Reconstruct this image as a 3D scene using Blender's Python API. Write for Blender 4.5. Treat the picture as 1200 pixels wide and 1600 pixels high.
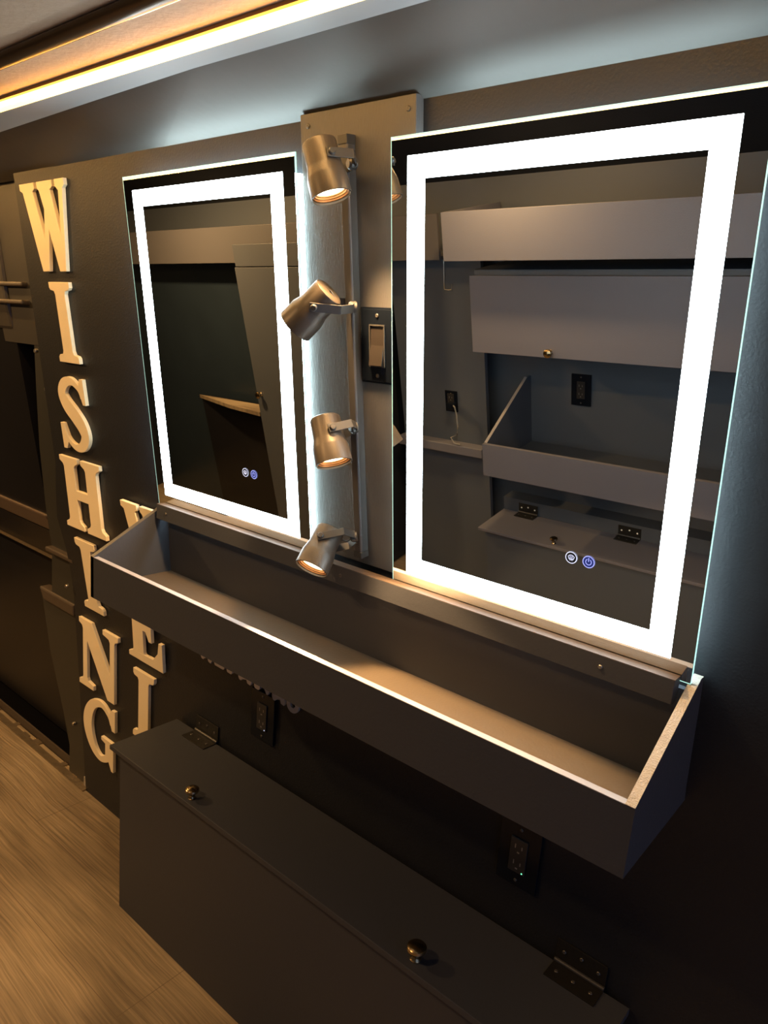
import bpy, bmesh, math, random
from mathutils import Vector, Matrix, Euler
random.seed(7)
sc = bpy.context.scene
for o in list(bpy.data.objects): bpy.data.objects.remove(o)
C = sc.collection

# ---------------------------------------------------------------- camera, world, exposure, large lights
CAM = Vector((0.7513, -1.0646, 1.4672)); F = 1132.84
YAW, PITCH, ROLL = 0.67893, 0.21817, 0.08607
fwd = Vector((-math.sin(YAW)*math.cos(PITCH), math.cos(YAW)*math.cos(PITCH), -math.sin(PITCH)))
rt = fwd.cross(Vector((0, 0, 1))).normalized(); up = rt.cross(fwd)
r2 = rt*math.cos(ROLL) + up*math.sin(ROLL); u2 = -rt*math.sin(ROLL) + up*math.cos(ROLL)
cd = bpy.data.cameras.new('camera'); cam = bpy.data.objects.new('camera', cd); C.objects.link(cam)
M = Matrix((r2, u2, -fwd)).transposed().to_4x4(); M.translation = CAM; cam.matrix_world = M
cd.sensor_fit = 'HORIZONTAL'; cd.sensor_width = 36.0; cd.lens = 36.0*F/1200.0
cd.clip_start = 0.02; cd.clip_end = 50
sc.camera = cam
w = bpy.data.worlds.new('world'); sc.world = w; w.use_nodes = True
w.node_tree.nodes['Background'].inputs[0].default_value = (0.38, 0.55, 1.0, 1)
w.node_tree.nodes['Background'].inputs[1].default_value = 0.5   # added blue fill for the shadows, entering where the end is unbuilt
sc.view_settings.view_transform = 'Standard'; sc.view_settings.look = 'None'
sc.view_settings.gamma = 1.0; sc.view_settings.use_curve_mapping = False
sc.view_settings.exposure = 0.25
sc.cycles.use_denoising = True
sc.cycles.sample_clamp_indirect = 8.0
FRAME_L = 15.0     # mirror light frames
CHASSIS_L = 22.0    # back light around the mirror housings
STRIP_L = 3.2     # warm strip under the ceiling
PUCK_W = 36.0       # ceiling downlights
SPOT_W = 34.0       # track spots

# ---------------------------------------------------------------- helpers
def mat(name, col, rough=0.5, metal=0.0, emit=None, es=0.0, bump=None, var=0.0, vscale=6.0, spec=0.5):
    m = bpy.data.materials.new(name); m.use_nodes = True
    nt = m.node_tree; b = nt.nodes['Principled BSDF']
    b.inputs['Base Color'].default_value = (*col, 1); b.inputs['Roughness'].default_value = rough
    b.inputs['Metallic'].default_value = metal
    b.inputs['Specular IOR Level'].default_value = spec
    if emit:
        b.inputs['Emission Color'].default_value = (*emit, 1); b.inputs['Emission Strength'].default_value = es
    tc = nt.nodes.new('ShaderNodeTexCoord')
    if var:
        n = nt.nodes.new('ShaderNodeTexNoise'); n.inputs['Scale'].default_value = vscale; n.inputs['Detail'].default_value = 5
        nt.links.new(tc.outputs['Object'], n.inputs['Vector'])
        mx = nt.nodes.new('ShaderNodeMix'); mx.data_type = 'RGBA'
        mx.inputs[6].default_value = (*[c*(1-var) for c in col], 1); mx.inputs[7].default_value = (*[min(1, c*(1+var)) for c in col], 1)
        nt.links.new(n.outputs['Fac'], mx.inputs[0]); nt.links.new(mx.outputs[2], b.inputs['Base Color'])
    if bump:
        sc_, st = bump[0], bump[1]
        n = nt.nodes.new('ShaderNodeTexNoise'); n.inputs['Scale'].default_value = sc_; n.inputs['Detail'].default_value = 3
        if len(bump) > 2:
            mp = nt.nodes.new('ShaderNodeMapping'); mp.inputs['Scale'].default_value = bump[2]
            nt.links.new(tc.outputs['Object'], mp.inputs['Vector']); nt.links.new(mp.outputs['Vector'], n.inputs['Vector'])
        else: nt.links.new(tc.outputs['Object'], n.inputs['Vector'])
        bp = nt.nodes.new('ShaderNodeBump'); bp.inputs['Strength'].default_value = st; bp.inputs['Distance'].default_value = 0.002
        nt.links.new(n.outputs['Fac'], bp.inputs['Height']); nt.links.new(bp.outputs['Normal'], b.inputs['Normal'])
    return m

def obj(name, bm, m, parent=None, smooth=False, bevel=0.0, mats=None):
    me = bpy.data.meshes.new(name)
    bmesh.ops.recalc_face_normals(bm, faces=bm.faces)
    bm.to_mesh(me); bm.free()
    if smooth:
        for p in me.polygons: p.use_smooth = True
        me.set_sharp_from_angle(angle=math.radians(38))
    for mm in (mats or [m]): me.materials.append(mm)
    o = bpy.data.objects.new(name, me); C.objects.link(o)
    if parent: o.parent = parent
    if bevel:
        b = o.modifiers.new('bevel', 'BEVEL'); b.width = bevel; b.segments = 2; b.limit_method = 'ANGLE'
    return o

def tag(o, label=None, cat=None, group=None, kind=None):
    if label: o['label'] = label
    if cat: o['category'] = cat
    if group: o['group'] = group
    if kind: o['kind'] = kind
    return o

def empty(name, loc=(0, 0, 0), rot=(0, 0, 0)):
    o = bpy.data.objects.new(name, None); C.objects.link(o)
    o.location = loc; o.rotation_euler = rot; o.empty_display_size = 0.05
    return o

def box(bm, x0, x1, y0, y1, z0, z1):
    v = [bm.verts.new(p) for p in ((x0, y0, z0), (x1, y0, z0), (x1, y1, z0), (x0, y1, z0), (x0, y0, z1), (x1, y0, z1), (x1, y1, z1), (x0, y1, z1))]
    for f in ((0, 3, 2, 1), (4, 5, 6, 7), (0, 1, 5, 4), (1, 2, 6, 5), (2, 3, 7, 6), (3, 0, 4, 7)):
        bm.faces.new([v[i] for i in f])
    return bm
def B(*a): return box(bmesh.new(), *a)

def extrude_poly(bm, pts, fn, d0, d1):
    """pts 2D outline; fn(a,b,d)->3D; depth d0..d1"""
    a = [bm.verts.new(fn(p[0], p[1], d0)) for p in pts]
    b = [bm.verts.new(fn(p[0], p[1], d1)) for p in pts]
    bm.faces.new(a); bm.faces.new(list(reversed(b)))
    n = len(pts)
    for i in range(n):
        bm.faces.new((a[i], b[i], b[(i+1) % n], a[(i+1) % n]))
    return bm

def beam(bm, p, q, wdir, wid, th):
    """flat bar from p to q; wdir = width direction"""
    p, q, wd = Vector(p), Vector(q), Vector(wdir).normalized()
    d = (q-p).normalized(); n = d.cross(wd).normalized(); wd = n.cross(d).normalized()
    vs = []
    for c in (p, q):
        for s, t in ((-1, -1), (1, -1), (1, 1), (-1, 1)):
            vs.append(bm.verts.new(c + wd*s*wid/2 + n*t*th/2))
    for f in ((0, 1, 2, 3), (7, 6, 5, 4), (0, 4, 5, 1), (1, 5, 6, 2), (2, 6, 7, 3), (3, 7, 4, 0)):
        bm.faces.new([vs[i] for i in f])
    return bm

def lathe(bm, prof, origin=(0, 0, 0), axis=(0, 0, 1), n=40):
    """prof = [(r, h)] revolve around axis"""
    ax = Vector(axis).normalized(); o = Vector(origin)
    t = Vector((1, 0, 0)) if abs(ax.x) < 0.9 else Vector((0, 1, 0))
    e1 = ax.cross(t).normalized(); e2 = ax.cross(e1)
    rings = []
    for r, h in prof:
        if r < 1e-6: rings.append([bm.verts.new(o + ax*h)]); continue
        rings.append([bm.verts.new(o + ax*h + (e1*math.cos(2*math.pi*k/n) + e2*math.sin(2*math.pi*k/n))*r) for k in range(n)])
    for a, b in zip(rings, rings[1:]):
        for k in range(n):
            k2 = (k+1) % n
            if len(a) == 1 and len(b) == 1: continue
            if len(a) == 1: bm.faces.new((a[0], b[k], b[k2]))
            elif len(b) == 1: bm.faces.new((a[k], a[k2], b[0]))
            else: bm.faces.new((a[k], a[k2], b[k2], b[k]))
    return bm

def tube(bm, pts, r, n=8):
    pts = [Vector(p) for p in pts]; rings = []
    for i, p in enumerate(pts):
        d = (pts[min(i+1, len(pts)-1)] - pts[max(i-1, 0)]).normalized()
        t = Vector((0, 0, 1)) if abs(d.z) < 0.9 else Vector((1, 0, 0))
        e1 = d.cross(t).normalized(); e2 = d.cross(e1)
        rings.append([bm.verts.new(p + (e1*math.cos(2*math.pi*k/n) + e2*math.sin(2*math.pi*k/n))*r) for k in range(n)])
    for a, b in zip(rings, rings[1:]):
        for k in range(n): bm.faces.new((a[k], a[(k+1) % n], b[(k+1) % n], b[k]))
    bm.faces.new(rings[0]); bm.faces.new(rings[-1])
    return bm

# ---------------------------------------------------------------- materials
PAINT = (0.0125, 0.0138, 0.0175)
m_wall = mat('charcoal wall paint', PAINT, 0.45, bump=(260, 0.25), var=0.06, vscale=4, spec=0.25)
m_panel = mat('charcoal board paint', (0.056, 0.056, 0.060), 0.42, bump=(120, 0.3, (6, 1, 0.6)), var=0.10, vscale=5)
m_box = mat('charcoal furniture paint', (0.036, 0.040, 0.052), 0.5, bump=(220, 0.12), var=0.05, vscale=3, spec=0.3)
m_soffit = mat('soffit paint', (0.046, 0.043, 0.042), 0.5, bump=(40, 0.15), var=0.08, vscale=3)
m_ceil = mat('ceiling paint', (0.42, 0.33, 0.24), 0.6, bump=(90, 0.5), var=0.08, vscale=9)
m_dark = mat('dark painted steel', (0.020, 0.021, 0.020), 0.45, bump=(30, 0.1), var=0.12, vscale=4)
m_door = mat('black door lining', (0.007, 0.007, 0.009), 0.3, var=0.2, vscale=3, spec=0.25)
m_black = mat('black plastic', (0.004, 0.006, 0.011), 0.22, spec=0.2)
m_blackm = mat('matte black steel', (0.018, 0.017, 0.016), 0.4, metal=0.4, bump=(300, 0.2))
m_rawedge = mat('raw plywood edge', (0.30, 0.285, 0.265), 0.7, bump=(420, 0.8), var=0.25, vscale=60)
m_whiteedge = mat('pale sealed edge', (0.23, 0.225, 0.24), 0.45, var=0.1, vscale=30)
m_letter = mat('painted wood letter', (0.76, 0.66, 0.47), 0.6, bump=(300, 0.2), var=0.04, vscale=25)
m_small = mat('grey wood letter', (0.33, 0.28, 0.25), 0.6)
m_mirror = mat('silvered mirror', (0.80, 0.85, 0.86), 0.0, metal=1.0)
m_glint = mat('tilted glint strip', (0.85, 0.95, 0.92), 0.04, metal=1.0)
m_edge = mat('green glass edge', (0.25, 0.55, 0.48), 0.2, emit=(0.55, 0.95, 0.88), es=0.8)
m_frost = mat('lit frosted band', (0.8, 0.8, 0.8), 0.5, emit=(0.82, 0.95, 1.0), es=FRAME_L)
m_back = mat('lit back diffuser', (0.8, 0.8, 0.8), 0.5, emit=(0.78, 0.96, 0.97), es=CHASSIS_L)
m_icon = mat('lit white icon', (0.5, 0.5, 0.6), 0.5, emit=(0.55, 0.68, 1.0), es=1.0)
m_iconb = mat('lit blue icon', (0.1, 0.15, 0.6), 0.5, emit=(0.42, 0.46, 1.0), es=1.0)
m_iconbg = mat('dim blue icon glow', (0.02, 0.03, 0.15), 0.3, emit=(0.03, 0.06, 0.35), es=0.35)
m_head = mat('bronze lamp metal', (0.060, 0.050, 0.041), 0.40, metal=0.25, bump=(500, 0.08))
m_bracket = mat('grey lamp bracket', (0.06, 0.061, 0.064), 0.4, metal=0.4)
m_track = mat('grey track', (0.08, 0.08, 0.085), 0.4, metal=0.4)
m_lens = mat('lit warm lens', (0.9, 0.8, 0.6), 0.4, emit=(1.0, 0.80, 0.52), es=7.0)
m_ring = mat('copper lens rings', (0.45, 0.22, 0.09), 0.3, metal=0.9)
m_brass = mat('antique brass', (0.40, 0.30, 0.17), 0.22, metal=1.0)
m_screw = mat('steel screw', (0.45, 0.43, 0.40), 0.3, metal=1.0)
m_pscrew = mat('painted screw', (0.09, 0.085, 0.08), 0.35, metal=0.5)
m_strip = mat('warm led diffuser', (0.9, 0.8, 0.6), 0.5, emit=(1.0, 0.66, 0.18), es=STRIP_L)
m_channel = mat('white led channel', (0.36, 0.39, 0.42), 0.5)
m_rail = mat('dark bronze rail', (0.10, 0.065, 0.035), 0.3, metal=0.6)
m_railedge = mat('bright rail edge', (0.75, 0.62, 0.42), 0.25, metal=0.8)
m_alu = mat('scuffed aluminium trim', (0.30, 0.24, 0.17), 0.35, metal=0.8, bump=(60, 0.8), var=0.3, vscale=40)
m_tan = mat('brown trim', (0.05, 0.038, 0.030), 0.5)
m_puck = mat('warm downlight disc', (1, 0.9, 0.7), 0.5, emit=(1.0, 0.66, 0.34), es=4.0)
m_ledge = mat('bare wood ledge', (0.055, 0.036, 0.024), 0.55, bump=(100, 0.3, (1, 12, 1)), var=0.15, vscale=20)
m_green = mat('green indicator', (0, 0.3, 0.1), 0.4, emit=(0.15, 1.0, 0.45), es=2.5)
m_bottom = mat('dark shelf bottom paint', (0.070, 0.055, 0.040), 0.45, bump=(200, 0.2), var=0.08, vscale=12)

def wood_floor():
    m = bpy.data.materials.new('oak plank floor'); m.use_nodes = True; nt = m.node_tree; N = nt.nodes; Lk = nt.links
    b = N['Principled BSDF']; b.inputs['Roughness'].default_value = 0.45
    tc = N.new('ShaderNodeTexCoord'); mp = N.new('ShaderNodeMapping')
    mp.inputs['Rotation'].default_value = (0, 0, math.radians(0)); Lk.new(tc.outputs['Object'], mp.inputs['Vector'])
    br = N.new('ShaderNodeTexBrick'); br.offset = 0.37
    br.inputs['Brick Width'].default_value = 1.2; br.inputs['Row Height'].default_value = 0.18
    br.inputs['Mortar Size'].default_value = 0.0009; br.inputs['Scale'].default_value = 1.0
    br.inputs['Color1'].default_value = (0.33, 0.33, 0.33, 1); br.inputs['Color2'].default_value = (0.62, 0.62, 0.62, 1); br.inputs['Mortar'].default_value = (0, 0, 0, 1)
    Lk.new(mp.outputs['Vector'], br.inputs['Vector'])
    # grain: noise stretched along the plank, warped
    nz = N.new('ShaderNodeTexNoise'); nz.inputs['Scale'].default_value = 2.2; nz.inputs['Detail'].default_value = 3
    Lk.new(mp.outputs['Vector'], nz.inputs['Vector'])
    sc1 = N.new('ShaderNodeVectorMath'); sc1.operation = 'SCALE'; sc1.inputs['Scale'].default_value = 0.035
    Lk.new(nz.outputs['Color'], sc1.inputs[0])
    ad = N.new('ShaderNodeVectorMath'); ad.operation = 'ADD'; Lk.new(mp.outputs['Vector'], ad.inputs[0]); Lk.new(sc1.outputs[0], ad.inputs[1])
    m2 = N.new('ShaderNodeMapping'); m2.inputs['Scale'].default_value = (1.3, 75, 1); Lk.new(ad.outputs[0], m2.inputs['Vector'])
    g = N.new('ShaderNodeTexNoise'); g.inputs['Scale'].default_value = 2.4; g.inputs['Detail'].default_value = 8; g.inputs['Roughness'].default_value = 0.7
    Lk.new(m2.outputs['Vector'], g.inputs['Vector'])
    m3 = N.new('ShaderNodeMapping'); m3.inputs['Scale'].default_value = (0.9, 3.2, 1); Lk.new(ad.outputs[0], m3.inputs['Vector'])
    big = N.new('ShaderNodeTexNoise'); big.inputs['Scale'].default_value = 1.8; big.inputs['Detail'].default_value = 3; Lk.new(m3.outputs['Vector'], big.inputs['Vector'])
    r = N.new('ShaderNodeValToRGB'); r.color_ramp.elements[0].position = 0.34; r.color_ramp.elements[1].position = 0.68
    r.color_ramp.elements[0].color = (0.135, 0.105, 0.068, 1); r.color_ramp.elements[1].color = (0.36, 0.285, 0.19, 1)
    Lk.new(g.outputs['Fac'], r.inputs[0])
    r2_ = N.new('ShaderNodeValToRGB'); r2_.color_ramp.elements[0].position = 0.35; r2_.color_ramp.elements[1].position = 0.62
    r2_.color_ramp.elements[0].color = (0.48, 0.45, 0.44, 1); r2_.color_ramp.elements[1].color = (1.0, 1.0, 1.0, 1)
    Lk.new(big.outputs['Fac'], r2_.inputs[0])
    mx = N.new('ShaderNodeMix'); mx.data_type = 'RGBA'; mx.blend_type = 'MULTIPLY'; mx.inputs[0].default_value = 1
    Lk.new(r.outputs[0], mx.inputs[6]); Lk.new(r2_.outputs[0], mx.inputs[7])
    # plank joints
    mr = N.new('ShaderNodeMix'); mr.data_type = 'RGBA'; mr.inputs[7].default_value = (0.09, 0.065, 0.042, 1)
    Lk.new(br.outputs['Fac'], mr.inputs[0]); Lk.new(mx.outputs[2], mr.inputs[6]); Lk.new(mr.outputs[2], b.inputs['Base Color'])
    bp = N.new('ShaderNodeBump'); bp.inputs['Strength'].default_value = 0.25; bp.inputs['Distance'].default_value = 0.002
    Lk.new(g.outputs['Fac'], bp.inputs['Height']); Lk.new(bp.outputs['Normal'], b.inputs['Normal'])
    return m
m_floor = wood_floor()

# ---------------------------------------------------------------- the leaning wall plane (shared by the mirrors)
TH = 0.1425; YM, ZM = -0.09007, 1.06768
def lean(name): return empty(name, (0, YM, ZM), (TH, 0, 0))
def LP(x, off, v):  # lean-plane point in world
    return Vector((x, YM - v*math.sin(TH) + off*math.cos(TH), ZM + v*math.cos(TH) + off*math.sin(TH)))
OFFW = 0.030
PROF = [(0, 0), (0.65, -0.002), (0.73, -0.009), (0.80, -0.020), (0.90, -0.043), (1.0, -0.0545), (1.0719, -0.0604), (1.825, -0.1688), (1.845, -0.1717)]
def wy(z):
    for (a, b), (c, d) in zip(PROF, PROF[1:]):
        if z <= c: return b + (d-b)*(z-a)/(c-a)
    return PROF[-1][1]
# ---------------------------------------------------------------- structure
def wall_edge(z):
    pts = [(0, -1.245), (0.5, -1.297), (0.9, -1.325), (1.1, -1.29), (1.45, -1.268), (1.9, -1.275)]
    for (a, b), (c, d) in zip(pts, pts[1:]):
        if z <= c: return b + (d-b)*(z-a)/(c-a)
    return pts[-1][1]
bm = bmesh.new()
ft = [bm.verts.new((wall_edge(z), y, z)) for z, y in PROF]; fr = [bm.verts.new((1.7, y, z)) for z, y in PROF]
bt = [bm.verts.new((wall_edge(z), y+0.02, z)) for z, y in PROF]; br = [bm.verts.new((1.7, y+0.02, z)) for z, y in PROF]
for i in range(len(PROF)-1):
    bm.faces.new((ft[i], fr[i], fr[i+1], ft[i+1])); bm.faces.new((bt[i+1], br[i+1], br[i], bt[i])); bm.faces.new((bt[i], ft[i], ft[i+1], bt[i+1])); bm.faces.new((fr[i], br[i], br[i+1], fr[i+1]))
bm.faces.new((ft[0], bt[0], br[0], fr[0])); bm.faces.new((ft[-1], fr[-1], br[-1], bt[-1]))
tag(obj('wall_right', bm, m_wall, smooth=True), kind='structure')
tag(obj('floor', B(-3.4, 1.7, -1.9, 0.028, -0.03, 0.0), m_floor), kind='structure')

# overhead: sloped soffit, then ceiling
def slab(name, p, q, x0, x1, t, m):
    """plate whose visible lower edge runs p->q in the yz plane"""
    (y0, z0), (y1, z1) = p, q
    bm = bmesh.new(); extrude_poly(bm, [(y0, z0), (y1, z1), (y1, z1+t), (y0, z0+t)], lambda a, b, d: (d, a, b), x0, x1)
    return tag(obj(name, bm, m), kind='structure')
BANDX = [(-3.4, -0.235), (-1.11, -0.270), (-0.65, -0.290), (-0.33, -0.302), (1.7, -0.305)]   # where the soffit meets the white channel
bm = bmesh.new(); cols = [[bm.verts.new(p) for p in ((x, -0.150, 1.8165), (x, y, 1.880), (x, y, 1.91), (x, -0.150, 1.8465))] for x, y in BANDX]
for a, b in zip(cols, cols[1:]):
    for k in range(4): bm.faces.new((a[k], b[k], b[(k+1) % 4], a[(k+1) % 4]))
bm.faces.new(cols[0]); bm.faces.new(cols[-1])
tag(obj('trim_1', bm, m_soffit), kind='structure')
slab('ceiling', (-0.372, 1.884), (-1.45, 1.890), -3.4, 1.7, 0.04, m_ceil)
slab('ceiling_opposite', (-1.45, 1.890), (-1.80, 1.66), -3.4, 1.7, 0.04, m_wall)
tag(bpy.data.objects['ceiling_opposite'], kind='structure').name = 'ceiling.001'
tag(obj('wall_left', B(-3.4, 1.7, -1.80, -1.78, 0, 1.70), mat('lightened wall paint', (0.062, 0.074, 0.096), 0.55, var=0.08, vscale=3)), kind='structure')  # wall paint lightened and blued to imitate haze in the mirrors
tag(obj('wall_back', B(-3.42, -3.4, -1.9, 0.2, -0.15, 2.0), m_wall), kind='structure')

m_blocker = mat('dark light blocker', (0.01, 0.01, 0.011), 0.6)  # unseen slabs added outside to stop world light leaking through gaps
tag(obj('blocker_outer', B(-3.42, 1.72, 0.20, 0.22, -0.15, 2.02), m_blocker), kind='structure')
tag(obj('blocker_top', B(-3.42, 1.72, -1.9, 0.20, 2.0, 2.02), m_blocker), kind='structure')
tag(obj('blocker_under', B(-3.42, 1.72, -1.9, 0.20, -0.17, -0.15), m_blocker), kind='structure')
tag(obj('blocker_end', B(1.70, 1.72, 0.0, 0.20, -0.15, 2.0), m_blocker), kind='structure')
# van body pillar and door at the far left
def prism_yz(name, prof, x0, x1, m, parent=None, **k):
    bm = bmesh.new(); extrude_poly(bm, prof, lambda a, b, d: (d, a, b), x0, x1); return obj(name, bm, m, parent, **k)
def pillar_piece(bm, pts, y_of, t=0.02):
    """pts outline in x,z; front surface at y_of(z)"""
    a = [bm.verts.new((x, y_of(z), z)) for x, z in pts]; b = [bm.verts.new((x, y_of(z)+t, z)) for x, z in pts]
    bm.faces.new(a); bm.faces.new(list(reversed(b)))
    for i in range(len(pts)):
        j = (i+1) % len(pts); bm.faces.new((a[i], b[i], b[j], a[j]))
def loft(seg, xr, t=0.03):
    bm = bmesh.new(); rows = [[bm.verts.new(p) for p in ((x, y, z), (xr, y, z), (xr, y+t, z), (x, y+t, z))] for z, x, y in seg]
    for p, q in zip(rows, rows[1:]):
        for k in range(4): bm.faces.new((p[k], p[(k+1) % 4], q[(k+1) % 4], q[k]))
    bm.faces.new(rows[0]); bm.faces.new(rows[-1]); return bm
pil = empty('trim_2', (-1.42, 0.03, 0)); tag(pil, kind='structure')
def P2(x, z): return (x, z)
obj('lower_panel', loft([(0.0, 0.04, -0.018), (0.10, 0.045, -0.018), (0.22, 0.0, -0.018), (0.40, -0.08, -0.018), (0.58, -0.13, -0.018)], 0.19), m_dark, pil, bevel=0.003)
bm = bmesh.new(); pillar_piece(bm, [(-0.10, 0.572), (0.10, 0.572), (0.10, 0.612), (-0.13, 0.612)], lambda z: -0.028, 0.04)
obj('ledge', bm, m_tan, pil, bevel=0.006)
for z in (1.508, 1.556): obj('rib', B(-0.20, 0.065, -0.150, -0.115, z, z+0.012), m_tan, pil, bevel=0.004)
obj('post', loft([(0.60, -0.055, -0.020), (0.76, -0.045, -0.022), (0.90, -0.045, -0.040), (1.10, -0.005, -0.075), (1.27, 0.025, -0.095), (1.40, 0.050, -0.11)], 0.16), m_dark, pil, smooth=True)
bm = bmesh.new(); box(bm, -0.045, 0.13, -0.045, 0.0, 0.757, 0.772); obj('step', bm, m_tan, pil, bevel=0.004)
# upper sweep: curved pillar head with ribs
obj('pillar_head', loft([(1.40, -0.13, -0.112), (1.50, -0.145, -0.125), (1.58, -0.17, -0.136), (1.65, -0.22, -0.145), (1.71, -0.32, -0.152), (1.76, -0.52, -0.160), (1.80, -0.9, -0.166), (1.83, -1.4, -0.172)], 0.17), mat('pillar paint', (0.026, 0.024, 0.023), 0.45, bump=(30, 0.1)), pil, smooth=True)
for x, y, z in ((0.095, -0.128, 1.385), (0.10, -0.103, 1.28), (0.11, -0.060, 0.90), (0.10, -0.050, 0.68), (0.09, -0.026, 0.20)):
    bm = bmesh.new(); lathe(bm, [(0.0, -0.003), (0.005, -0.003), (0.006, 0.0), (0.006, 0.006)], (x, y+0.02-0.02, z), (0, 1, 0), 14); obj('screw', bm, m_screw, pil, smooth=True)
# door
door = empty('door_1', (-1.9, 0.08, 0)); tag(door, kind='structure')
def dprof(name, prof, m, x0=-1.5, x1=0.42, **k): return prism_yz(name, prof, x0, x1, m, door, **k)
dprof('lower_skin', [(0.00, 0.05), (0.00, 0.70), (0.04, 0.70), (0.04, 0.05)], m_door, bevel=0.004)
dprof('skin_edge', [(-0.032, 0.697), (-0.032, 0.702), (0.02, 0.702), (0.02, 0.697)], m_alu)
dprof('middle_skin', [(-0.02, 0.70), (-0.045, 0.80), (0.04, 0.80), (0.04, 0.70)], m_door)
dprof('arm_ledge', [(-0.045, 0.800), (-0.085, 0.868), (0.04, 0.875), (0.04, 0.80)], mat('brown ledge', (0.085, 0.062, 0.05), .5), bevel=0.008)
dprof('window_panel', [(-0.075, 0.868), (-0.165, 1.435), (-0.10, 1.45), (0.0, 0.88)], m_door)
dprof('upper_skin', [(-0.170, 1.435), (-0.19, 1.52), (-0.22, 1.80), (-0.10, 1.80), (-0.10, 1.435)], mat('door upper paint', (0.035, 0.031, 0.028), 0.45, bump=(30, .1)), bevel=0.01)
dprof('rib', [(-0.185, 1.500), (-0.200, 1.505), (-0.205, 1.520), (-0.18, 1.525)], m_tan, -0.6, 0.35, bevel=0.004)
dprof('rib', [(-0.195, 1.555), (-0.210, 1.558), (-0.212, 1.572), (-0.19, 1.575)], m_tan, -0.6, 0.33, bevel=0.004)
dprof('foot_well', [(-0.05, -0.12), (-0.05, -0.10), (0.10, -0.10), (0.10, -0.12)], m_door, -1.5, 0.62)
dprof('door_foot', [(0.01, -0.11), (0.01, 0.05), (0.03, 0.05), (0.03, -0.11)], m_door, -1.5, 0.62)
# sill trim along the floor edge
tr = empty('trim_3', (-1.8, 0.0, 0)); tag(tr, kind='structure')
obj('sill_strip', B(-1.5, 0.555, -0.012, 0.012, 0.0, 0.004), m_alu, tr)
bm = bmesh.new()
for k in range(17):
    x = -1.4 + k*0.115 + random.uniform(-.05, .05); box(bm, x, x+random.uniform(.01, .05), 0.010, 0.012+random.uniform(.004, .02), 0.0, random.uniform(.002, .006))
obj('torn_edge', bm, m_alu, tr)
obj('sill_riser', B(-1.5, 0.545, 0.03, 0.036, 0.0, 0.03), m_tan, tr)
bm = bmesh.new(); box(bm, 0.53, 0.552, 0.006, 0.02, 0.0, 0.035); obj('end_bracket', bm, m_rawedge, tr)

# ---------------------------------------------------------------- led strip, ceiling rail, downlights
ls = empty('led_strip_light', (-0.8, -0.32, 1.88)); tag(ls, 'long warm glowing light strip in a white channel along the ceiling edge', 'light')
bm = bmesh.new(); extrude_poly(bm, [(-3.4, -0.234), (-1.11, -0.269), (-0.65, -0.289), (-0.33, -0.301), (1.69, -0.304), (1.69, -0.345), (-3.4, -0.345)], lambda a, b, d: (a+0.8, b+0.32, d), -0.001, 0.004)
obj('channel', bm, m_channel, ls)
bm = bmesh.new()
extrude_poly(bm, [(-0.025, 0.002), (-0.026, -0.004), (-0.031, -0.007), (-0.045, -0.007), (-0.050, -0.004), (-0.051, 0.002)], lambda a, b, d: (d, a, b), -2.6, 2.45)
obj('diffuser', bm, m_strip, ls, smooth=True)
ld = bpy.data.lights.new('strip_lamp', 'AREA'); ld.shape = 'RECTANGLE'; ld.size = 4.4; ld.size_y = 0.012; ld.energy = 12.0; ld.color = (1.0, 0.60, 0.22)
lo = bpy.data.objects.new('lamp', ld); C.objects.link(lo); lo.parent = ls; lo.location = (0.25, -0.038, -0.0085)
obj('added_side_glow', B(-2.6, 2.45, -0.0535, -0.0512, -0.010, 0.002), mat('added warm ceiling glow', (0.9, 0.7, 0.4), 0.5, emit=(1.0, 0.40, 0.05), es=26.0), ls)  # added glowing bar that warms the ceiling beside the diffuser
obj('channel_shade_band', B(-2.6, 2.45, -0.060, -0.0515, -0.001, 0.006), mat('painted channel shade', (0.30, 0.17, 0.07), 0.5), ls)  # orange-brown band paints the channel's warm shadow next to the strip
ra = empty('ceiling_rail', (-0.8, -0.470, 1.882)); tag(ra, 'dark bronze rounded rail along the ceiling with a bright lower edge', 'rail')
bm = bmesh.new()
extrude_poly(bm, [(0.016*math.cos(a)-0.006, -0.012*math.sin(a)) for a in [math.pi*k/10 for k in range(11)]], lambda a, b, d: (d, a, b), -2.6, 2.45)
obj('rail', bm, m_rail, ra, smooth=True)
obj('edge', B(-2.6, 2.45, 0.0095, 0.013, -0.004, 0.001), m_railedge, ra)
for i, (x, y, lab) in enumerate(((-2.3, -1.05, 'round warm ceiling downlight near the far end of the van'), (-0.55, -1.2, 'round warm ceiling downlight over the middle of the aisle'))):
    pk = empty('ceiling_downlight', (x, y, 1.886)); tag(pk, lab, 'light')
    bm = bmesh.new(); lathe(bm, [(0.0, 0.0), (0.055, 0.0), (0.055, -0.010), (0.045, -0.014), (0.045, -0.008)], n=32); obj('trim_ring', bm, m_channel, pk, smooth=True)
    bm = bmesh.new(); lathe(bm, [(0.0, -0.009), (0.044, -0.009)], n=32); obj('disc', bm, m_puck, pk)
    ld = bpy.data.lights.new('downlight_lamp', 'AREA'); ld.shape = 'DISK'; ld.size = 0.085; ld.energy = PUCK_W*(1.0 if i == 0 else 0.28); ld.color = (1.0, 0.57, 0.23)
    lo = bpy.data.objects.new('lamp', ld); C.objects.link(lo); lo.parent = pk; lo.location = (0, 0, -0.018)

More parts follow.
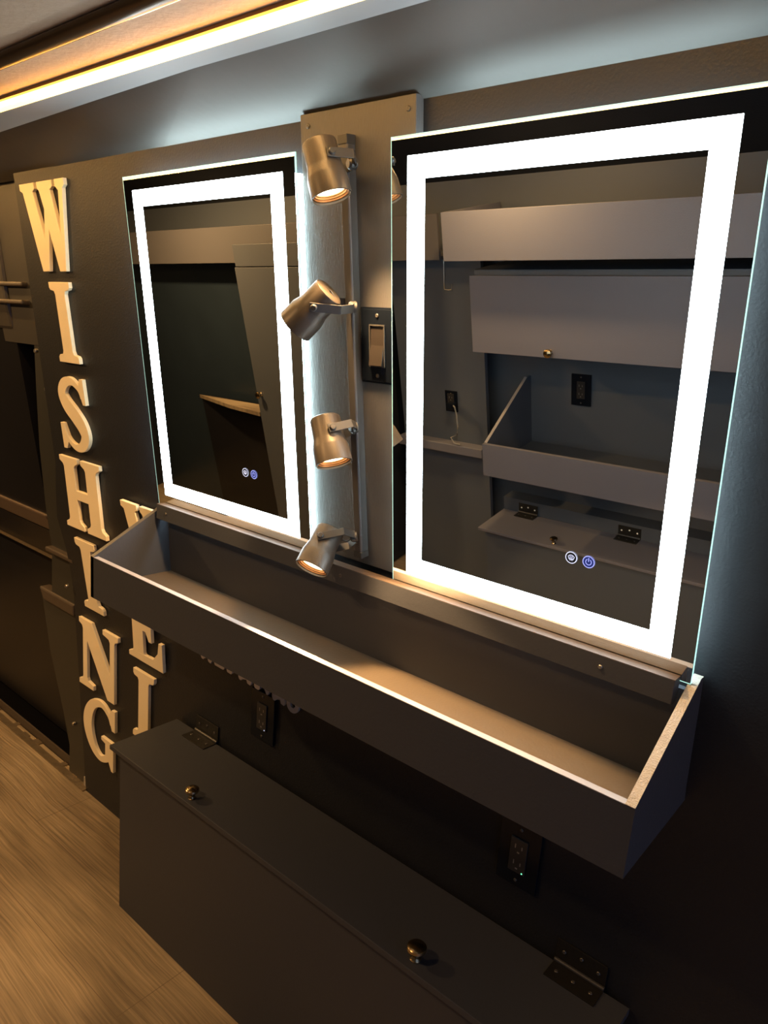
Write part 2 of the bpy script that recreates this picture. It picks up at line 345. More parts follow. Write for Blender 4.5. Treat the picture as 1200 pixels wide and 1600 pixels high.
# ---------------------------------------------------------------- mirrors
W, H = 0.5159, 0.711; BX, BZ, SW = 0.0301, 0.0275, 0.0316; CI = 0.012
def frame_bm(x0, x1, z0, z1, s, y0, y1):
    bm = bmesh.new()
    box(bm, x0, x1, y0, y1, z1-s, z1); box(bm, x0, x1, y0, y1, z0, z0+s); box(bm, x0, x0+s, y0, y1, z0+s, z1-s); box(bm, x1-s, x1, y0, y1, z0+s, z1-s)
    return bm
def ring(bm, cx, cz, r, wd, y, n=32, a0=0, a1=2*math.pi):
    k_ = n; pr = []
    for k in range(k_+1):
        a = a0 + (a1-a0)*k/k_
        pr.append((bm.verts.new((cx+r*math.sin(a), y, cz+r*math.cos(a))), bm.verts.new((cx+(r-wd)*math.sin(a), y, cz+(r-wd)*math.cos(a)))))
    for p, q in zip(pr, pr[1:]): bm.faces.new((p[0], q[0], q[1], p[1]))
def make_mirror(x0, label):
    t = empty('led_mirror', LP(x0, 0, 0), (TH, 0, 0)); tag(t, label, 'mirror', 'lit vanity mirrors on the charcoal wall')
    bw = 0.0065 if x0 < -0.1 else 0.005
    bm = bmesh.new()   # mirror face; its top strip is added, tilted to reflect the LED strip
    f = bm.faces.new([bm.verts.new(p) for p in ((0, 0, 0), (W, 0, 0), (W, 0, H-bw), (0, 0, H-bw))])
    obj('mirror_glass', bm, m_mirror, t)
    bm = bmesh.new(); bm.faces.new([bm.verts.new(p) for p in ((0, 0, H-bw), (W, 0, H-bw), (W, bw*0.26, H-0.0005), (0, bw*0.26, H-0.0005))])
    obj('bevel', bm, m_glint, t)
    bm = bmesh.new()
    box(bm, -0.0012, 0.0, 0.0, 0.005, 0, H); box(bm, W, W+0.0010, 0.0012, 0.0042, 0, H); box(bm, 0, W, 0.0023, 0.0050, H-0.0005, H+0.0003); box(bm, 0, W, 0, 0.005, -0.0012, 0)
    obj('glass_edge', bm, m_edge, t)
    obj('light_band', frame_bm(BX, W-BX, BZ, H-BZ, SW, -0.0006, -0.0001), m_frost, t)
    hb = bmesh.new(); box(hb, 0.035 if x0 < -0.1 else 0.043, W-(CI if x0 < -0.1 else 0.040), 0.0052, 0.0295, 0.02, H-(0.030 if x0 < -0.1 else 0.060)); obj('backlit_housing', hb, m_back, t)
    for k, (cx, lab) in enumerate(((0.3321, 'defogger touch button'), (0.3586, 'power touch button'))):
        cz = 0.1349
        bm = bmesh.new(); ring(bm, cx, cz, 0.0088, 0.0088, -0.0008); bt_ = obj('touch_button', bm, m_iconbg if k else mat('dim icon field', (0.02, 0.03, 0.05), 0.2), t); bt_['label'] = lab
        bm = bmesh.new(); ring(bm, cx, cz, 0.0090, 0.0011, -0.0011)
        if k:
            ring(bm, cx, cz, 0.0047, 0.0009, -0.0011, 24, 0.5, 2*math.pi-0.5); box(bm, cx-0.0005, cx+0.0005, -0.0012, -0.0011, cz+0.0005, cz+0.0062)
        else:
            ring(bm, cx, cz-0.0012, 0.0056, 0.0008, -0.0011, 16, -0.95, 0.95)
            for q in ((-0.0048, 0.0018, -0.0033, -0.0025), (0.0048, 0.0018, 0.0033, -0.0025), (-0.0033, -0.0025, 0.0033, -0.0025)):
                beam(bm, (cx+q[0], -0.0011, cz+q[1]), (cx+q[2], -0.0011, cz+q[3]), (0, 0, 1) if q[1] == q[3] else (1, 0, 0), 0.0008, 0.0002)
            for dx in (-0.0018, 0, 0.0018): box(bm, cx+dx-0.0003, cx+dx+0.0003, -0.0012, -0.0011, cz-0.0046, cz+0.0025)
        obj('icon', bm, m_iconb if k else m_icon, bt_)
    return t
XL = -0.7233
make_mirror(XL, 'smaller looking rectangular mirror with glowing white border, left of the spotlights')
make_mirror(0.0, 'large near rectangular mirror with glowing white border, right of the spotlights and switch')

# ---------------------------------------------------------------- board, track, switch
def screw(parent, p, m=m_pscrew, r=0.004, ax=(0, -1, 0), name='screw', h=0.0016):
    bm = bmesh.new(); lathe(bm, [(r, -0.001), (r, h*0.5), (r*0.75, h), (r*0.3, h), (0.0, h*0.4)], p, ax, 16); return obj(name, bm, m, parent, smooth=True)
bd = lean('mounting_board'); bd.location = LP(-0.2, 0.030, 0.012); tag(bd, 'grey painted plank screwed upright on the wall between the two mirrors', 'board')
bm = bmesh.new(); extrude_poly(bm, [(-0.0085, 0), (0.236, 0), (0.236, 0.753), (-0.0015, 0.753)], lambda a, b, d: (a, d, b), -0.018, -0.0003); obj('board', bm, m_panel, bd, bevel=0.001)
for x, z in ((0.016, 0.735), (0.222, 0.735), (0.03, 0.02)): screw(bd, (x, -0.018, z))
tk = lean('spotlight_track'); tk.location = LP(-0.078, 0.0116, 0.04); tk.rotation_euler = (TH, -0.020, 0)
tag(tk, 'slim grey vertical lighting track on the plank carrying four spotlights', 'track')
bm = bmesh.new(); extrude_poly(bm, [(-0.009, 0), (-0.009, -0.016), (-0.007, -0.019), (0.007, -0.019), (0.009, -0.016), (0.009, 0)], lambda a, b, d: (a, b, d), 0.0, 0.672)
obj('rail', bm, m_track, tk, bevel=0.0008)
obj('end_cap', B(-0.010, 0.010, -0.020, 0, 0.670, 0.684), m_bracket, tk, bevel=0.001)
obj('end_cap', B(-0.010, 0.010, -0.020, 0, -0.010, 0.002), m_bracket, tk, bevel=0.001)

def spotlight(cpos, d, base, label, wire=True, watts=1.0, aux=None):
    d = Vector(d).normalized(); c = Vector(cpos); base = Vector(base)
    t = empty('spotlight', base); tag(t, label, 'spotlight', 'spotlights on the vertical track')
    def L(p): return Vector(p) - base
    L_ = 0.082; r0, r1 = 0.0262, 0.0305
    o = L(c) - d*L_/2
    bm = bmesh.new()
    prof = [(0.0, 0.001), (r0*0.86, 0.0), (r0*0.97, 0.002), (r0, 0.006), (r0, 0.036), (r0+0.0008, 0.040), (r1-0.001, 0.050), (r1, 0.054), (r1+0.0006, L_), (r1-0.0014, L_+0.0004), (r1-0.0016, L_-0.004)]
    lathe(bm, prof, o, d, 48); obj('housing', bm, m_head, t, smooth=True)
    bm = bmesh.new(); pr = [(r1-0.0016, L_-0.003)]
    for k in range(3):
        r = r1-0.0020-k*0.0022; pr += [(r, L_-0.003-k*0.0028), (r-0.0016, L_-0.0035-k*0.0028), (r-0.0020, L_-0.0058-k*0.0028)]
    lathe(bm, pr, o, d, 48); obj('lens_rings', bm, m_ring, t, smooth=False)
    bm = bmesh.new(); lathe(bm, [(0.0, L_-0.0095), (0.0232, L_-0.0108)], o, d, 40); obj('lens', bm, m_lens, t)
    # bracket
    piv = L(c) - d*0.012
    n = (L(base) - piv); n = n - d*0
    a = d.cross(n).normalized()
    if aux: a = Vector(aux).normalized(); a = (a - d*a.dot(d)).normalized()
    bm = bmesh.new(); hw = r0 + 0.0035
    bdir = d.cross(a).normalized()
    bp = L(base); wd = a.cross((bp-piv).normalized())
    for s in (-1, 1):
        e = piv + a*s*hw - (bp-piv).normalized()*0.007
        k1 = piv + a*s*hw + (bp-piv)*0.72
        k2 = bp + a*s*hw*0.35
        beam(bm, e, k1, wd, 0.014, 0.0018); beam(bm, k1, k2, wd, 0.014, 0.0018)
    beam(bm, bp - a*hw*0.37, bp + a*hw*0.37, wd, 0.016, 0.002)
    obj('bracket', bm, m_bracket, t, bevel=0.0004)
    for s in (-1, 1):
        bm = bmesh.new(); lathe(bm, [(0.0055, -0.004), (0.0055, 0.004), (0.0042, 0.0058), (0.0, 0.006)], piv + a*s*(hw-0.0005), a*s, 18); obj('pivot_screw', bm, m_bracket, t, smooth=True)
    bm = bmesh.new(); lathe(bm, [(0.0, -0.004), (0.009, -0.004), (0.009, 0.006), (0.0065, 0.009), (0.0, 0.009)], bp, (piv-bp).normalized(), 20); obj('swivel_base', bm, m_bracket, t, smooth=True)
    if wire:
        bk = o + d*0.002
        pts = [bp + (piv-bp)*0.1, bp*0.6 + bk*0.4 - Vector((0, 0, 0.026)) - d*0.006, bk*0.7 + bp*0.3 - Vector((0, 0, 0.020)) - d*0.010, bk - d*0.003]
        P4 = []
        for k in range(13):
            u = k/12; P4.append((1-u)**3*pts[0] + 3*(1-u)**2*u*pts[1] + 3*(1-u)*u*u*pts[2] + u**3*pts[3])
        bm = bmesh.new(); tube(bm, P4, 0.0013, 8); obj('wire', bm, m_bracket, t, smooth=True)
    ld = bpy.data.lights.new('spot_lamp', 'SPOT'); ld.energy = SPOT_W*watts; ld.color = (1.0, 0.57, 0.23); ld.spot_size = math.radians(64); ld.spot_blend = 0.25; ld.shadow_soft_size = 0.018
    lo = bpy.data.objects.new('lamp', ld); C.objects.link(lo); lo.parent = t; lo.location = o + d*(L_+0.001)
    lo.rotation_euler = d.to_track_quat('-Z', 'Y').to_euler()
    return t
spotlight((-0.079, -0.244, 1.722), (0.33, 0.09, -0.94), LP(-0.0655, -0.0125, 0.680), 'topmost bronze spotlight on the track, lit and pointing down', wire=False)
spotlight((-0.117, -0.216, 1.523), (-0.644, -0.22, -0.691), LP(-0.0700, -0.0125, 0.470), 'second bronze spotlight down the track, turned away to the left with its lens hidden', aux=(0.45, -0.75, -0.3))
spotlight((-0.088, -0.186, 1.313), (0.469, -0.123, -0.874), LP(-0.0740, -0.0125, 0.272), 'third bronze spotlight down the track, lit and pointing down above the lowest one', wire=False)
spotlight((-0.118, -0.157, 1.112), (0.117, -0.645, -0.756), LP(-0.0780, -0.0125, 0.072), 'lowest bronze spotlight on the track, lit and tilted over the shelf edge')

sw = lean('light_switch'); sw.location = LP(-0.0735, 0.012, 0.348); tag(sw, 'black rocker light switch on the plank beside the large mirror edge', 'switch')
bm = bmesh.new(); extrude_poly(bm, [(0.003, 0.003), (0.070, 0.003), (0.070, 0.119), (0.003, 0.119)], lambda a, b, d: (a, d, b), -0.0055, -0.004)
box(bm, 0, 0.073, -0.004, 0, 0, 0.122); obj('plate', bm, m_black, sw, bevel=0.0008)
obj('rocker_frame', frame_bm(0.020, 0.053, 0.027, 0.095, 0.0022, -0.0075, -0.005), m_bracket, sw)
bm = bmesh.new(); extrude_poly(bm, [(-0.004, 0.029), (-0.0125, 0.0295), (-0.0070, 0.062), (-0.0055, 0.0925), (-0.004, 0.0928)], lambda a, b, d: (d, a, b), 0.0226, 0.0504)
obj('rocker', bm, mat('worn black rocker', (0.020, 0.017, 0.016), 0.35), sw, bevel=0.0006)
for z in (0.013, 0.109): screw(sw, (0.0365, -0.0055, z), m_pscrew, 0.0032)

# ---------------------------------------------------------------- wooden letters
def fnI():
    return [[(0, 1), (1, 1), (1, .935), (.95, .905), (.78, .89), (.74, .85), (.74, .15), (.78, .11), (.95, .095), (1, .065), (1, 0), (0, 0), (0, .065), (.05, .095), (.22, .11), (.26, .15), (.26, .85), (.22, .89), (.05, .905), (0, .935)]]
def stem(x0, x1, s0, s1):
    """serifed stem: stem x0..x1, serif s0..s1"""
    return [(s0, 1), (s1, 1), (s1, .935), (x1+.02, .895), (x1, .86), (x1, .14), (x1+.02, .105), (s1, .065), (s1, 0), (s0, 0), (s0, .065), (x0-.02, .105), (x0, .14), (x0, .86), (x0-.02, .895), (s0, .935)]
def fnH(): return [stem(.10, .36, 0, .46), stem(.64, .90, .54, 1), [(.34, .56), (.66, .56), (.66, .43), (.34, .43)]]
def fnN():
    return [[(0, 1), (.34, 1), (.80, .40), (.80, .86), (.77, .90), (.62, .93), (.62, 1), (1, 1), (1, .93), (.93, .90), (.91, .86), (.91, 0), (.74, 0), (.215, .70), (.215, .14), (.24, .10), (.38, .07), (.38, 0), (0, 0), (0, .07), (.08, .10), (.105, .14), (.105, .86), (.08, .90), (0, .93)]]
def fnW():
    return [[(0, 1), (.34, 1), (.34, .93), (.29, .90), (.42, .38), (.50, .70), (.44, .90), (.40, .93), (.40, 1), (.74, 1), (.74, .93), (.68, .90), (.79, .40), (.86, .88), (.80, .93), (.80, 1), (1, 1), (1, .93), (.955, .90), (.80, 0), (.66, 0), (.54, .47), (.42, 0), (.27, 0), (.06, .90), (0, .93)]]
def fnE():
    return [stem(.14, .44, 0, .50), [(.3, 1), (.95, 1), (.95, .70), (.86, .70), (.80, .82), (.62, .90), (.3, .90)], [(.3, .57), (.52, .57), (.60, .70), (.68, .70), (.68, .34), (.60, .34), (.52, .46), (.3, .46)],
            [(.3, 0), (.97, 0), (.97, .40), (.88, .40), (.84, .24), (.70, .12), (.3, .11)]]
def cat(pts, n=8):
    out = []
    P = [pts[0]] + pts + [pts[-1]]
    for i in range(1, len(P)-2):
        for k in range(n):
            t = k/n; q = []
            for c in range(3):
                a, b, c_, d = P[i-1][c], P[i][c], P[i+1][c], P[i+2][c]
                q.append(0.5*(2*b + (c_-a)*t + (2*a-5*b+4*c_-d)*t*t + (-a+3*b-3*c_+d)*t**3))
            out.append(tuple(q))
    out.append(tuple(pts[-1])); return out
def ribbon(pts, asp):
    """pts (x,y,width) -> outline; asp = glyph width/height so widths are in height units"""
    q = cat(pts); l, r = [], []
    for i, (x, y, wd) in enumerate(q):
        a, b = q[max(i-1, 0)], q[min(i+1, len(q)-1)]
        dx, dy = (b[0]-a[0])*asp, b[1]-a[1]; n = math.hypot(dx, dy) or 1
        nx, ny = -dy/n, dx/n
        l.append((x + nx*wd/2/asp, y + ny*wd/2)); r.append((x - nx*wd/2/asp, y - ny*wd/2))
    return l + r[::-1]
def fnS():
    a = .76
    body = ribbon([(.86, .74, .04), (.80, .86, .07), (.58, .945, .10), (.34, .90, .15), (.22, .77, .19), (.32, .63, .22), (.54, .50, .23), (.74, .36, .22), (.80, .22, .19), (.66, .09, .14), (.44, .055, .09), (.22, .14, .06), (.10, .30, .04)], a)
    return [body, [(.86, .99), (.97, .99), (.97, .66), (.88, .66), (.80, .86)], [(.02, .01), (.12, .01), (.24, .14), (.12, .36), (.02, .36)]]
def fnG():
    a = .87
    body = ribbon([(.86, .72, .05), (.78, .86, .08), (.56, .95, .10), (.30, .86, .16), (.15, .64, .22), (.15, .40, .22), (.30, .16, .16), (.52, .055, .10), (.72, .13, .12), (.80, .24, .13)], a)
    return [body, [(.88, .98), (.97, .98), (.97, .64), (.88, .64), (.78, .86)], stemG()]
def stemG(): return [(.56, .44), (1.0, .44), (1.0, .385), (.92, .36), (.92, -.03), (.86, -.03), (.78, .09), (.68, .10), (.68, .36), (.56, .385)]
def letter(glyph, gw, x, z0, z1, label, group):
    y0, y1 = wy(z0), wy(z1); zm = (z0+z1)/2
    # rest on the wall: shift out by any bulge between the ends
    sh = 0.0
    for k in range(11):
        z = z0 + (z1-z0)*k/10; sh = min(sh, wy(z) - (y0 + (y1-y0)*k/10))
    ang = math.atan2(y0-y1, z1-z0); hh = math.hypot(y0-y1, z1-z0)
    bm = bmesh.new()
    for k, pl in enumerate(glyph()):
        extrude_poly(bm, pl, lambda a, b, d: (a*gw, d, b*hh), -0.0100-k*0.00012, -0.0004)
    o = obj('wooden_letter', bm, m_letter)
    b = o.modifiers.new('bevel', 'BEVEL'); b.width = 0.0010; b.segments = 2; b.limit_method = 'ANGLE'; b.angle_limit = math.radians(60)
    o.location = (x, y0+sh, z0); o.rotation_euler = (ang, 0, 0)
    tag(o, label, 'letter', group); return o
G1, G2 = 'wooden letters spelling WISHING down the wall', 'wooden letters of the second word'
letter(fnW, .224, -1.232, 1.592, 1.797, 'cream wooden letter W at the top of the left column', G1)
letter(fnI, .103, -1.155, 1.369, 1.567, 'cream wooden letter I just below the top W of the left column', G1)
letter(fnS, .160, -1.207, 1.130, 1.332, 'cream wooden letter S in the left column', G1)
letter(fnH, .216, -1.243, 0.897, 1.106, 'cream wooden letter H in the left column, upper left of the shelf corner', G1)
letter(fnI, .110, -1.223, 0.643, 0.863, 'cream wooden letter I between the H and N, partly behind the shelf corner', G1)
letter(fnN, .222, -1.260, 0.380, 0.598, 'cream wooden letter N in the left column', G1)
letter(fnG, .190, -1.238, 0.158, 0.362, 'cream wooden letter G at the bottom of the left column beside the storage box', G1)
letter(fnW, .224, -0.929, 0.830, 1.036, 'cream wooden letter W half hidden behind the left end of the shelf', G2)
letter(fnE, .172, -0.978, 0.572, 0.780, 'cream wooden letter E poking out below the shelf', G2)
letter(fnI, .103, -0.957, 0.330, 0.538, 'cream wooden letter I in the second column, just above the storage box', G2)
# small grey letters whose feet peek out under the shelf
SM = [(-0.645, .045, 0.687, 'hook'), (-0.590, .040, 0.688, 'foot'), (-0.542, .022, 0.687, 'foot'), (-0.498, .048, 0.684, 'hook'), (-0.440, .020, 0.684, 'foot'), (-0.408, .026, 0.684, 'vee'), (-0.378, .044, 0.678, 'hook'), (-0.330, .040, 0.672, 'ring')]
place = ['first from the left', 'second from the left', 'third from the left', 'fourth from the left', 'above the outlet edge', 'pointed foot, over the outlet', 'just right of the outlet top', 'rounded one at the right end']
for (x, wd, z, kind), pl in zip(SM, place):
    z -= 0.011
    bm = bmesh.new(); fn = lambda a, b, d: (a, d, b); hh = 0.07
    if kind == 'foot': extrude_poly(bm, [(0, hh), (0, .006), (.003, .001), (wd-.005, 0), (wd, .004), (wd, hh)], fn, -.006, -.0004)
    if kind == 'vee': extrude_poly(bm, [(0, hh), (0, .016), (wd*.45, 0), (wd*.62, 0), (wd, .014), (wd, hh)], fn, -.006, -.0004)
    if kind == 'hook':
        extrude_poly(bm, [(0, hh), (0, .008), (.004, .002), (.010, .001), (.015, .006), (wd*.62, .010), (wd*.7, .002), (wd-.004, 0), (wd, .006), (wd, .013), (wd*.72, .022), (.016, .020), (.012, hh)], fn, -.006, -.0004)
    if kind == 'ring':
        n = 20
        for k in range(n):
            a0, a1 = 2*math.pi*k/n, 2*math.pi*(k+1)/n
            q = [(wd/2 + wd/2*math.sin(a0), .020-.020*math.cos(a0)), (wd/2 + wd/2*math.sin(a1), .020-.020*math.cos(a1)), (wd/2 + wd*.2*math.sin(a1), .020-.008*math.cos(a1)), (wd/2 + wd*.2*math.sin(a0), .020-.008*math.cos(a0))]
            extrude_poly(bm, q, fn, -.006, -.0004)
    o = obj('small_wooden_letter', bm, m_small); o.location = (x, wy(z+.07)-0.0005, z); tag(o, 'small grey wooden letter foot peeking out under the shelf, ' + pl, 'letter', 'small grey letters under the shelf')
    o.location.y = wy(z+.06)

# ---------------------------------------------------------------- shelf tray
X0, X1, YS, ZT, ZB = -0.7193, 0.5247, -0.2664, 0.9671, 0.8713
sh = empty('wall_shelf', (X0, 0, ZB)); tag(sh, 'long charcoal open tray shelf running under both lit mirrors', 'shelf')
LL = X1-X0
def S(x0, x1, y0, y1, z0, z1): return B(x0-X0, x1-X0, y0, y1, z0-ZB, z1-ZB)
obj('front_panel', S(X0+.0008, X1-.0125, YS, YS+.0125, ZB, ZT-.0008), m_box, sh)
fe = obj('front_edge', S(X0+.012, X1-.0125, YS+.0004, YS+.0122, ZT-.0008, ZT), m_whiteedge, sh); fe['label'] = 'pale unpainted top edge of the front panel'
obj('bottom_panel', S(X0+.012, X1-.012, YS+.012, -0.046, 0.888, 0.900), m_bottom, sh)
bm = bmesh.new(); extrude_poly(bm, [(-0.066, 0.900), (-0.079, 1.052), (-0.067, 1.052), (-0.054, 0.900)], lambda a, b, d: (d-X0, a, b-ZB), X0+.012, X1-.012); obj('back_panel', bm, m_box, sh)
def side(x0, x1, edge_m, nm):
    pr = [(YS, ZB), (YS, ZT), (-0.075, 1.0725), (-0.0640, 1.0725), (-0.0575, 1.03), (-0.046, 0.93), (-0.040, 0.888), (-0.036, ZB)]
    bm = bmesh.new(); extrude_poly(bm, pr, lambda a, b, d: (d-X0, a, b-ZB), x0, x1); p = obj('side_panel', bm, m_box, sh)
    # slanting top edge
    bm = bmesh.new(); extrude_poly(bm, [(YS-.0002, ZT), (YS-.0002, ZT+.0007), (-0.075, 1.0733), (-0.064, 1.0733), (-0.064, 1.0725), (-0.075, 1.0725)], lambda a, b, d: (d-X0, a, b-ZB), x0, x1)
    e = obj('panel_edge', bm, edge_m, p)
    if nm: e['label'] = nm
side(X0, X0+.012, m_pscrew, None); side(X1-.0125, X1, m_rawedge, 'rough pale bare plywood edge')
# ledge strip
st = empty('mirror_ledge', (X0, -0.104, 1.040)); tag(st, 'thin wooden strip holding the bottom of both mirrors above the shelf', 'ledge')
obj('strip', B(0.022, 1.222, -0.011, 0.0115, 0.0, 0.0345), m_box, st, bevel=0.0006)
tp = obj('top_face', B(0.022, 1.222, -0.0108, 0.0113, 0.0345, 0.0352), m_ledge, st); tp['label'] = 'lighter bare top of the strip'
for x in (0.06, 0.615, 1.12): screw(st, (x, -0.011, 0.018), m_screw if x > 1 else m_pscrew, 0.0032)

# ---------------------------------------------------------------- storage box below
def knob(parent, p, ax=(0, 0, 1), s=1.0):
    bm = bmesh.new(); pr = [(0.0, 0.0), (0.0085, 0.0), (0.009, 0.0015), (0.0065, 0.004), (0.0055, 0.009), (0.0075, 0.013), (0.0135, 0.016), (0.0155, 0.0195), (0.0148, 0.0235), (0.0105, 0.0268), (0.0, 0.028)]
    lathe(bm, [(r*s, h*s) for r, h in pr], p, ax, 32); k = obj('knob', bm, m_brass, parent, smooth=True); k['label'] = 'round antique brass knob'; return k
def hinge(parent, x, y, z, sy=1, mt=m_blackm, scr=m_pscrew):
    """lid leaf on top, wall leaf upright at y; sy = direction of the wall"""
    bm = bmesh.new(); box(bm, x, x+.090, y-sy*.002, y-sy*.046, z, z+.0022); obj_ = obj('hinge', bm, mt, parent, bevel=0.0004)
    bm = bmesh.new(); box(bm, x, x+.090, y-sy*.002, y+sy*.0002, z+.004, z+.044); obj('wall_leaf', bm, mt, obj_, bevel=0.0004)
    bm = bmesh.new(); lathe(bm, [(0, 0), (.0036, 0), (.0036, .090), (0, .090)], (x, y-sy*.0045, z+.0042), (1, 0, 0), 16); p_ = obj('pin', bm, m_bracket, obj_, smooth=True)
    for k in range(3):
        screw(obj_, (x+.014+k*.031, y-sy*.002, z+.024+(.006 if k == 1 else 0)), scr, 0.0034, (0, -sy, 0)); screw(obj_, (x+.014+k*.031, y-sy*.026, z+.002), m_pscrew, 0.0034, (0, 0, 1))
    return obj_
ZL = 0.463
bx = empty('storage_box', (-0.749, 0, 0)); tag(bx, 'long low charcoal storage box with hinged lid against the wall under the shelf', 'storage box')
obj('front_panel', B(0.020, 1.225, -0.186, -0.174, 0.0, ZL-.0125), m_box, bx)
obj('side_panel', B(0.020, 0.032, -0.174, -0.001, 0.0, ZL-.0125), m_box, bx)
obj('side_panel', B(1.213, 1.225, -0.174, -0.001, 0.0, ZL-.0125), m_box, bx)
lid = obj('lid', B(0.0, 1.247, -0.203, -0.008, ZL-.012, ZL), m_box, bx, bevel=0.0012)
knob(lid, (0.314, -0.185, ZL)); knob(lid, (0.938, -0.178, ZL), s=1.12)
hinge(bx, 0.080, -0.003, ZL); hinge(bx, 1.112, -0.003, ZL)

# ---------------------------------------------------------------- outlets
def outlet(x, y, z, label, sy=1, led=True, w_=0.080, h_=0.123):
    t = empty('power_outlet', (x, y, z)); tag(t, label, 'outlet')
    f = lambda v: -sy*v
    obj('plate', box(bmesh.new(), 0, w_, f(.0055), f(0.0), 0, h_), m_black, t, bevel=0.0012)
    r = obj('receptacle', box(bmesh.new(), w_/2-.0165, w_/2+.0165, f(.0085), f(.0055), h_/2-.0335, h_/2+.0335), mat('black receptacle', (.02, .02, .022), .3), t, bevel=0.001)
    bm = bmesh.new()
    for dz in (-.019, .013):
        c = h_/2+dz
        for dx, l in ((-.0065, .008), (.0065, .0065)): box(bm, w_/2+dx-.0009, w_/2+dx+.0009, f(.0088), f(.0085), c+.001, c+.001+l)
        box(bm, w_/2-.0022, w_/2+.0022, f(.0088), f(.0085), c-.0075, c-.005)
    obj('contact', bm, mat('worn contact slot', (0.35, 0.34, 0.33), 0.3, metal=0.7), r)
    if led: obj('indicator_light', box(bmesh.new(), w_/2+.0105, w_/2+.0125, f(.0089), f(.0085), h_/2-.031, h_/2-.029), m_green if led == 2 else m_icon, r)
    for zz in (.011, h_-.011): screw(t, (w_/2, f(.0055), zz), m_pscrew, .0030, (0, -sy, 0))
    return t
outlet(-0.452, -0.0005, 0.547, 'black wall outlet under the shelf near the far hinge of the storage box')
outlet(0.231, -0.0005, 0.560, 'black wall outlet with a green light under the near end of the shelf', led=2)
for o in bpy.data.objects:
    if o.name.startswith('power_outlet'): o.location.y = -0.0035; o.rotation_euler = (0.02, 0, 0)

# ---------------------------------------------------------------- opposite side of the van (seen in the mirrors)
m_opp = mat('lightened grey paint', (0.115, 0.118, 0.150), 0.5, bump=(220, 0.12), var=0.05, vscale=3)  # charcoal paint lightened and blued to imitate bright, hazy reflections
m_opp2 = mat('toned down grey paint', (0.060, 0.058, 0.064), 0.5, var=0.05); m_opp3 = mat('dark grey cabinet paint', (0.045, 0.050, 0.060), 0.5, var=0.05)  # darker copies offset the downlight on the far objects
m_oppd = mat('lightened slate paint', (0.062, 0.074, 0.096), 0.55, var=0.08, vscale=3)  # same haze put into a darker tone of the paint
va = empty('overhead_valance', (-0.80, -1.40, 1.43)); tag(va, 'pale grey overhead valance box reflected across the top of the large mirror', 'valance')
obj('front_panel', B(0.0, 2.35, -0.012, 0.0, 0.0, 0.157), m_opp, va, bevel=0.001)
obj('underside', B(0.0, 2.35, -0.36, -0.012, 0.0, 0.012), m_opp, va)
obj('end_panel', B(0.0, 0.012, -0.36, -0.012, 0.012, 0.157), m_opp, va)
vb = empty('overhead_valance', (-3.3, -1.54, 1.415)); tag(vb, 'grey overhead valance reflected in the upper part of the smaller left mirror', 'valance')
obj('front_panel', B(0.0, 2.38, -0.012, 0.0, 0.0, 0.160), m_opp2, vb, bevel=0.001)
obj('underside', B(0.0, 2.38, -0.22, -0.012, 0.0, 0.012), m_opp2, vb)
ca = empty('wall_cabinet', (-0.765, -1.50, 1.095)); tag(ca, 'charcoal wall cabinet with flap door and brass knob reflected in the large mirror', 'cabinet')
obj('body', B(0.012, 2.3, -0.27, -0.014, 0.02, 0.29), m_oppd, ca)
cdo = obj('door', B(0.0, 2.3, -0.012, 0.0, 0.0, 0.272), m_opp, ca, bevel=0.001)
knob(cdo, (0.318, 0.0, 0.020), (0, 1, 0), 1.0)
outlet(-0.505, -1.779, 0.842, 'black wall outlet reflected in the large mirror below the flap cabinet', sy=-1, led=False)
for o in bpy.data.objects:
    if o.name == 'power_outlet.002': o.rotation_euler = (0, 0, 0)
# opposite tray shelf
os_ = empty('wall_shelf', (-0.695, -1.78, 0.64)); tag(os_, 'charcoal tray shelf on the opposite wall reflected in the large mirror', 'shelf')
obj('front_panel', B(0.0, 2.3, 0.335, 0.35, 0.0, 0.127), m_opp, os_)
obj('bottom_panel', B(0.0, 2.3, 0.0, 0.335, 0.012, 0.024), m_oppd, os_)
bm = bmesh.new(); extrude_poly(bm, [(0, 0), (0.335, 0), (0.335, 0.127), (0.03, 0.30), (0.0, 0.30)], lambda a, b, d: (d, a, b), 0.0, 0.012); oe = obj('side_panel', bm, m_oppd, os_)
bm = bmesh.new(); extrude_poly(bm, [(0.335, 0.127), (0.335, 0.129), (0.03, 0.302), (0.03, 0.30)], lambda a, b, d: (d, a, b), 0.0, 0.012); obj('panel_edge', bm, m_whiteedge, oe)
# opposite storage box
ob = empty('storage_box', (-0.782, -1.78, 0)); tag(ob, 'charcoal storage box with brass knob on the opposite side, reflected low in the large mirror', 'storage box')
obj('front_panel', B(0.02, 2.3, 0.245, 0.257, 0, 0.351), m_oppd, ob)
obj('side_panel', B(0.02, 0.032, 0.0, 0.245, 0, 0.351), m_opp, ob)
ol = obj('lid', B(0.0, 2.3, 0.075, 0.280, 0.351, 0.363), m_opp, ob, bevel=0.001)
obj('back_rail', B(0.0, 2.3, 0.0, 0.073, 0.0, 0.42), m_oppd, ob)
knob(ol, (0.335, 0.257, 0.363))
hinge(ob, 0.075, 0.074, 0.3635, -1, scr=mat('bright hinge screw', (.95, .93, .90), .3)); hinge(ob, 0.515, 0.074, 0.3635, -1, scr=bpy.data.materials['bright hinge screw'])
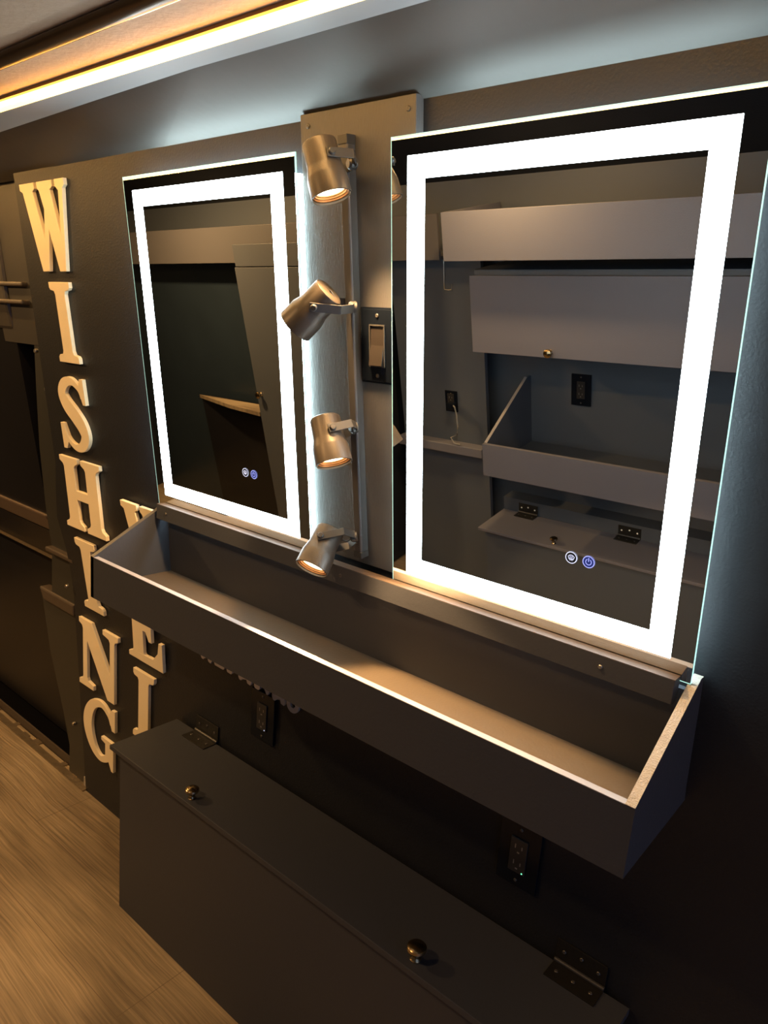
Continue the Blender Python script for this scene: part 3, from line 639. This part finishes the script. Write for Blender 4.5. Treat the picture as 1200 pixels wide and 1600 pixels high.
# tall cabinet, counter, hook and plug further back
tc_ = empty('tall_cabinet', (-2.05, -1.50, 0.0)); tag(tc_, 'tall dark cabinet with small brass knob reflected at the right of the smaller mirror', 'cabinet')
obj('body', B(0.0, 0.72, -0.275, -0.014, 0.02, 1.40), m_wall, tc_)
td = obj('door', B(-0.012, 0.72, -0.012, 0.0, 0.02, 1.40), m_opp3, tc_, bevel=0.001)
obj('upper_panel', B(0.0, 0.72, -0.012, 0.002, 1.405, 1.50), m_opp3, tc_, bevel=0.001)
knob(td, (0.02, 0.0, 0.80), (0, 1, 0), 1.1)
ct = empty('wooden_counter', (-3.3, -1.6, 0.70)); tag(ct, 'low wooden counter top reflected as a warm wedge in the smaller mirror', 'counter')
bm = bmesh.new(); extrude_poly(bm, [(0.60, 0.0), (1.23, 0.0), (1.23, 0.10), (0.95, 0.07)], lambda a, b, d: (a, b, d), -0.02, 0.0); obj('top', bm, m_floor, ct)
obj('base', B(0.62, 1.21, -0.06, 0.0, -0.70, -0.02), m_door, ct)
tag(obj('door_2', B(-3.38, -2.052, -1.70, -1.67, 0, 1.41), mat('painted recess shade', (0.012, 0.019, 0.028), 0.35, var=0.2)), kind='structure')  # flat panel painted dark in place of the shaded open doorway
sp = empty('side_partition', (-1.26, -1.66, 0.0)); tag(sp, 'dark partition with socket and hook reflected beside the left border of the large mirror', 'partition')
obj('panel', B(0.0, 0.44, -0.02, 0.0, 0.0, 1.43), m_oppd, sp)
obj('ledge', B(0.0, 0.44, 0.0, 0.05, 0.62, 0.66), m_opp, sp, bevel=0.003)
hk = empty('wall_hook', (-0.985, -1.66, 1.29)); tag(hk, 'thin silver wire hook reflected at the upper left of the large mirror', 'hook')
bm = bmesh.new(); tube(bm, [(0.0, 0.004, 0.11), (0.0, 0.01, 0.03), (0.002, 0.014, 0.002), (0.022, 0.016, 0.0), (0.038, 0.016, 0.002), (0.040, 0.016, 0.022)], 0.0016); obj('wire', bm, m_screw, hk, smooth=True)
bm = bmesh.new(); lathe(bm, [(0, 0), (.004, 0), (.003, .003), (0, .004)], (0, 0.0, 0.115), (0, 1, 0), 12); obj('screw', bm, m_screw, hk)
outlet(-1.02, -1.66, 0.79, 'small black socket with a plugged cord reflected at the left of the large mirror', sy=-1, led=False, w_=0.06, h_=0.09)
bpy.data.objects['power_outlet.003'].rotation_euler = (0, 0, 0)
pc = empty('plug_cord', (-0.975, -1.65, 0.82)); tag(pc, 'grey plug and dangling cord reflected at the left of the large mirror', 'cord')
obj('plug', B(-0.02, 0.016, 0.001, 0.026, -0.012, 0.016), m_black, pc, bevel=0.003)
bm = bmesh.new(); tube(bm, [(0.01, 0.02, 0.01), (0.026, 0.03, 0.004), (0.033, 0.03, -0.03), (0.034, 0.028, -0.08), (0.03, 0.03, -0.115), (0.0, 0.035, -0.13), (0.02, 0.04, -0.15), (0.05, 0.04, -0.152)], 0.0028); obj('cord', bm, mat('grey cord', (.22, .22, .22), .45), pc, smooth=True)
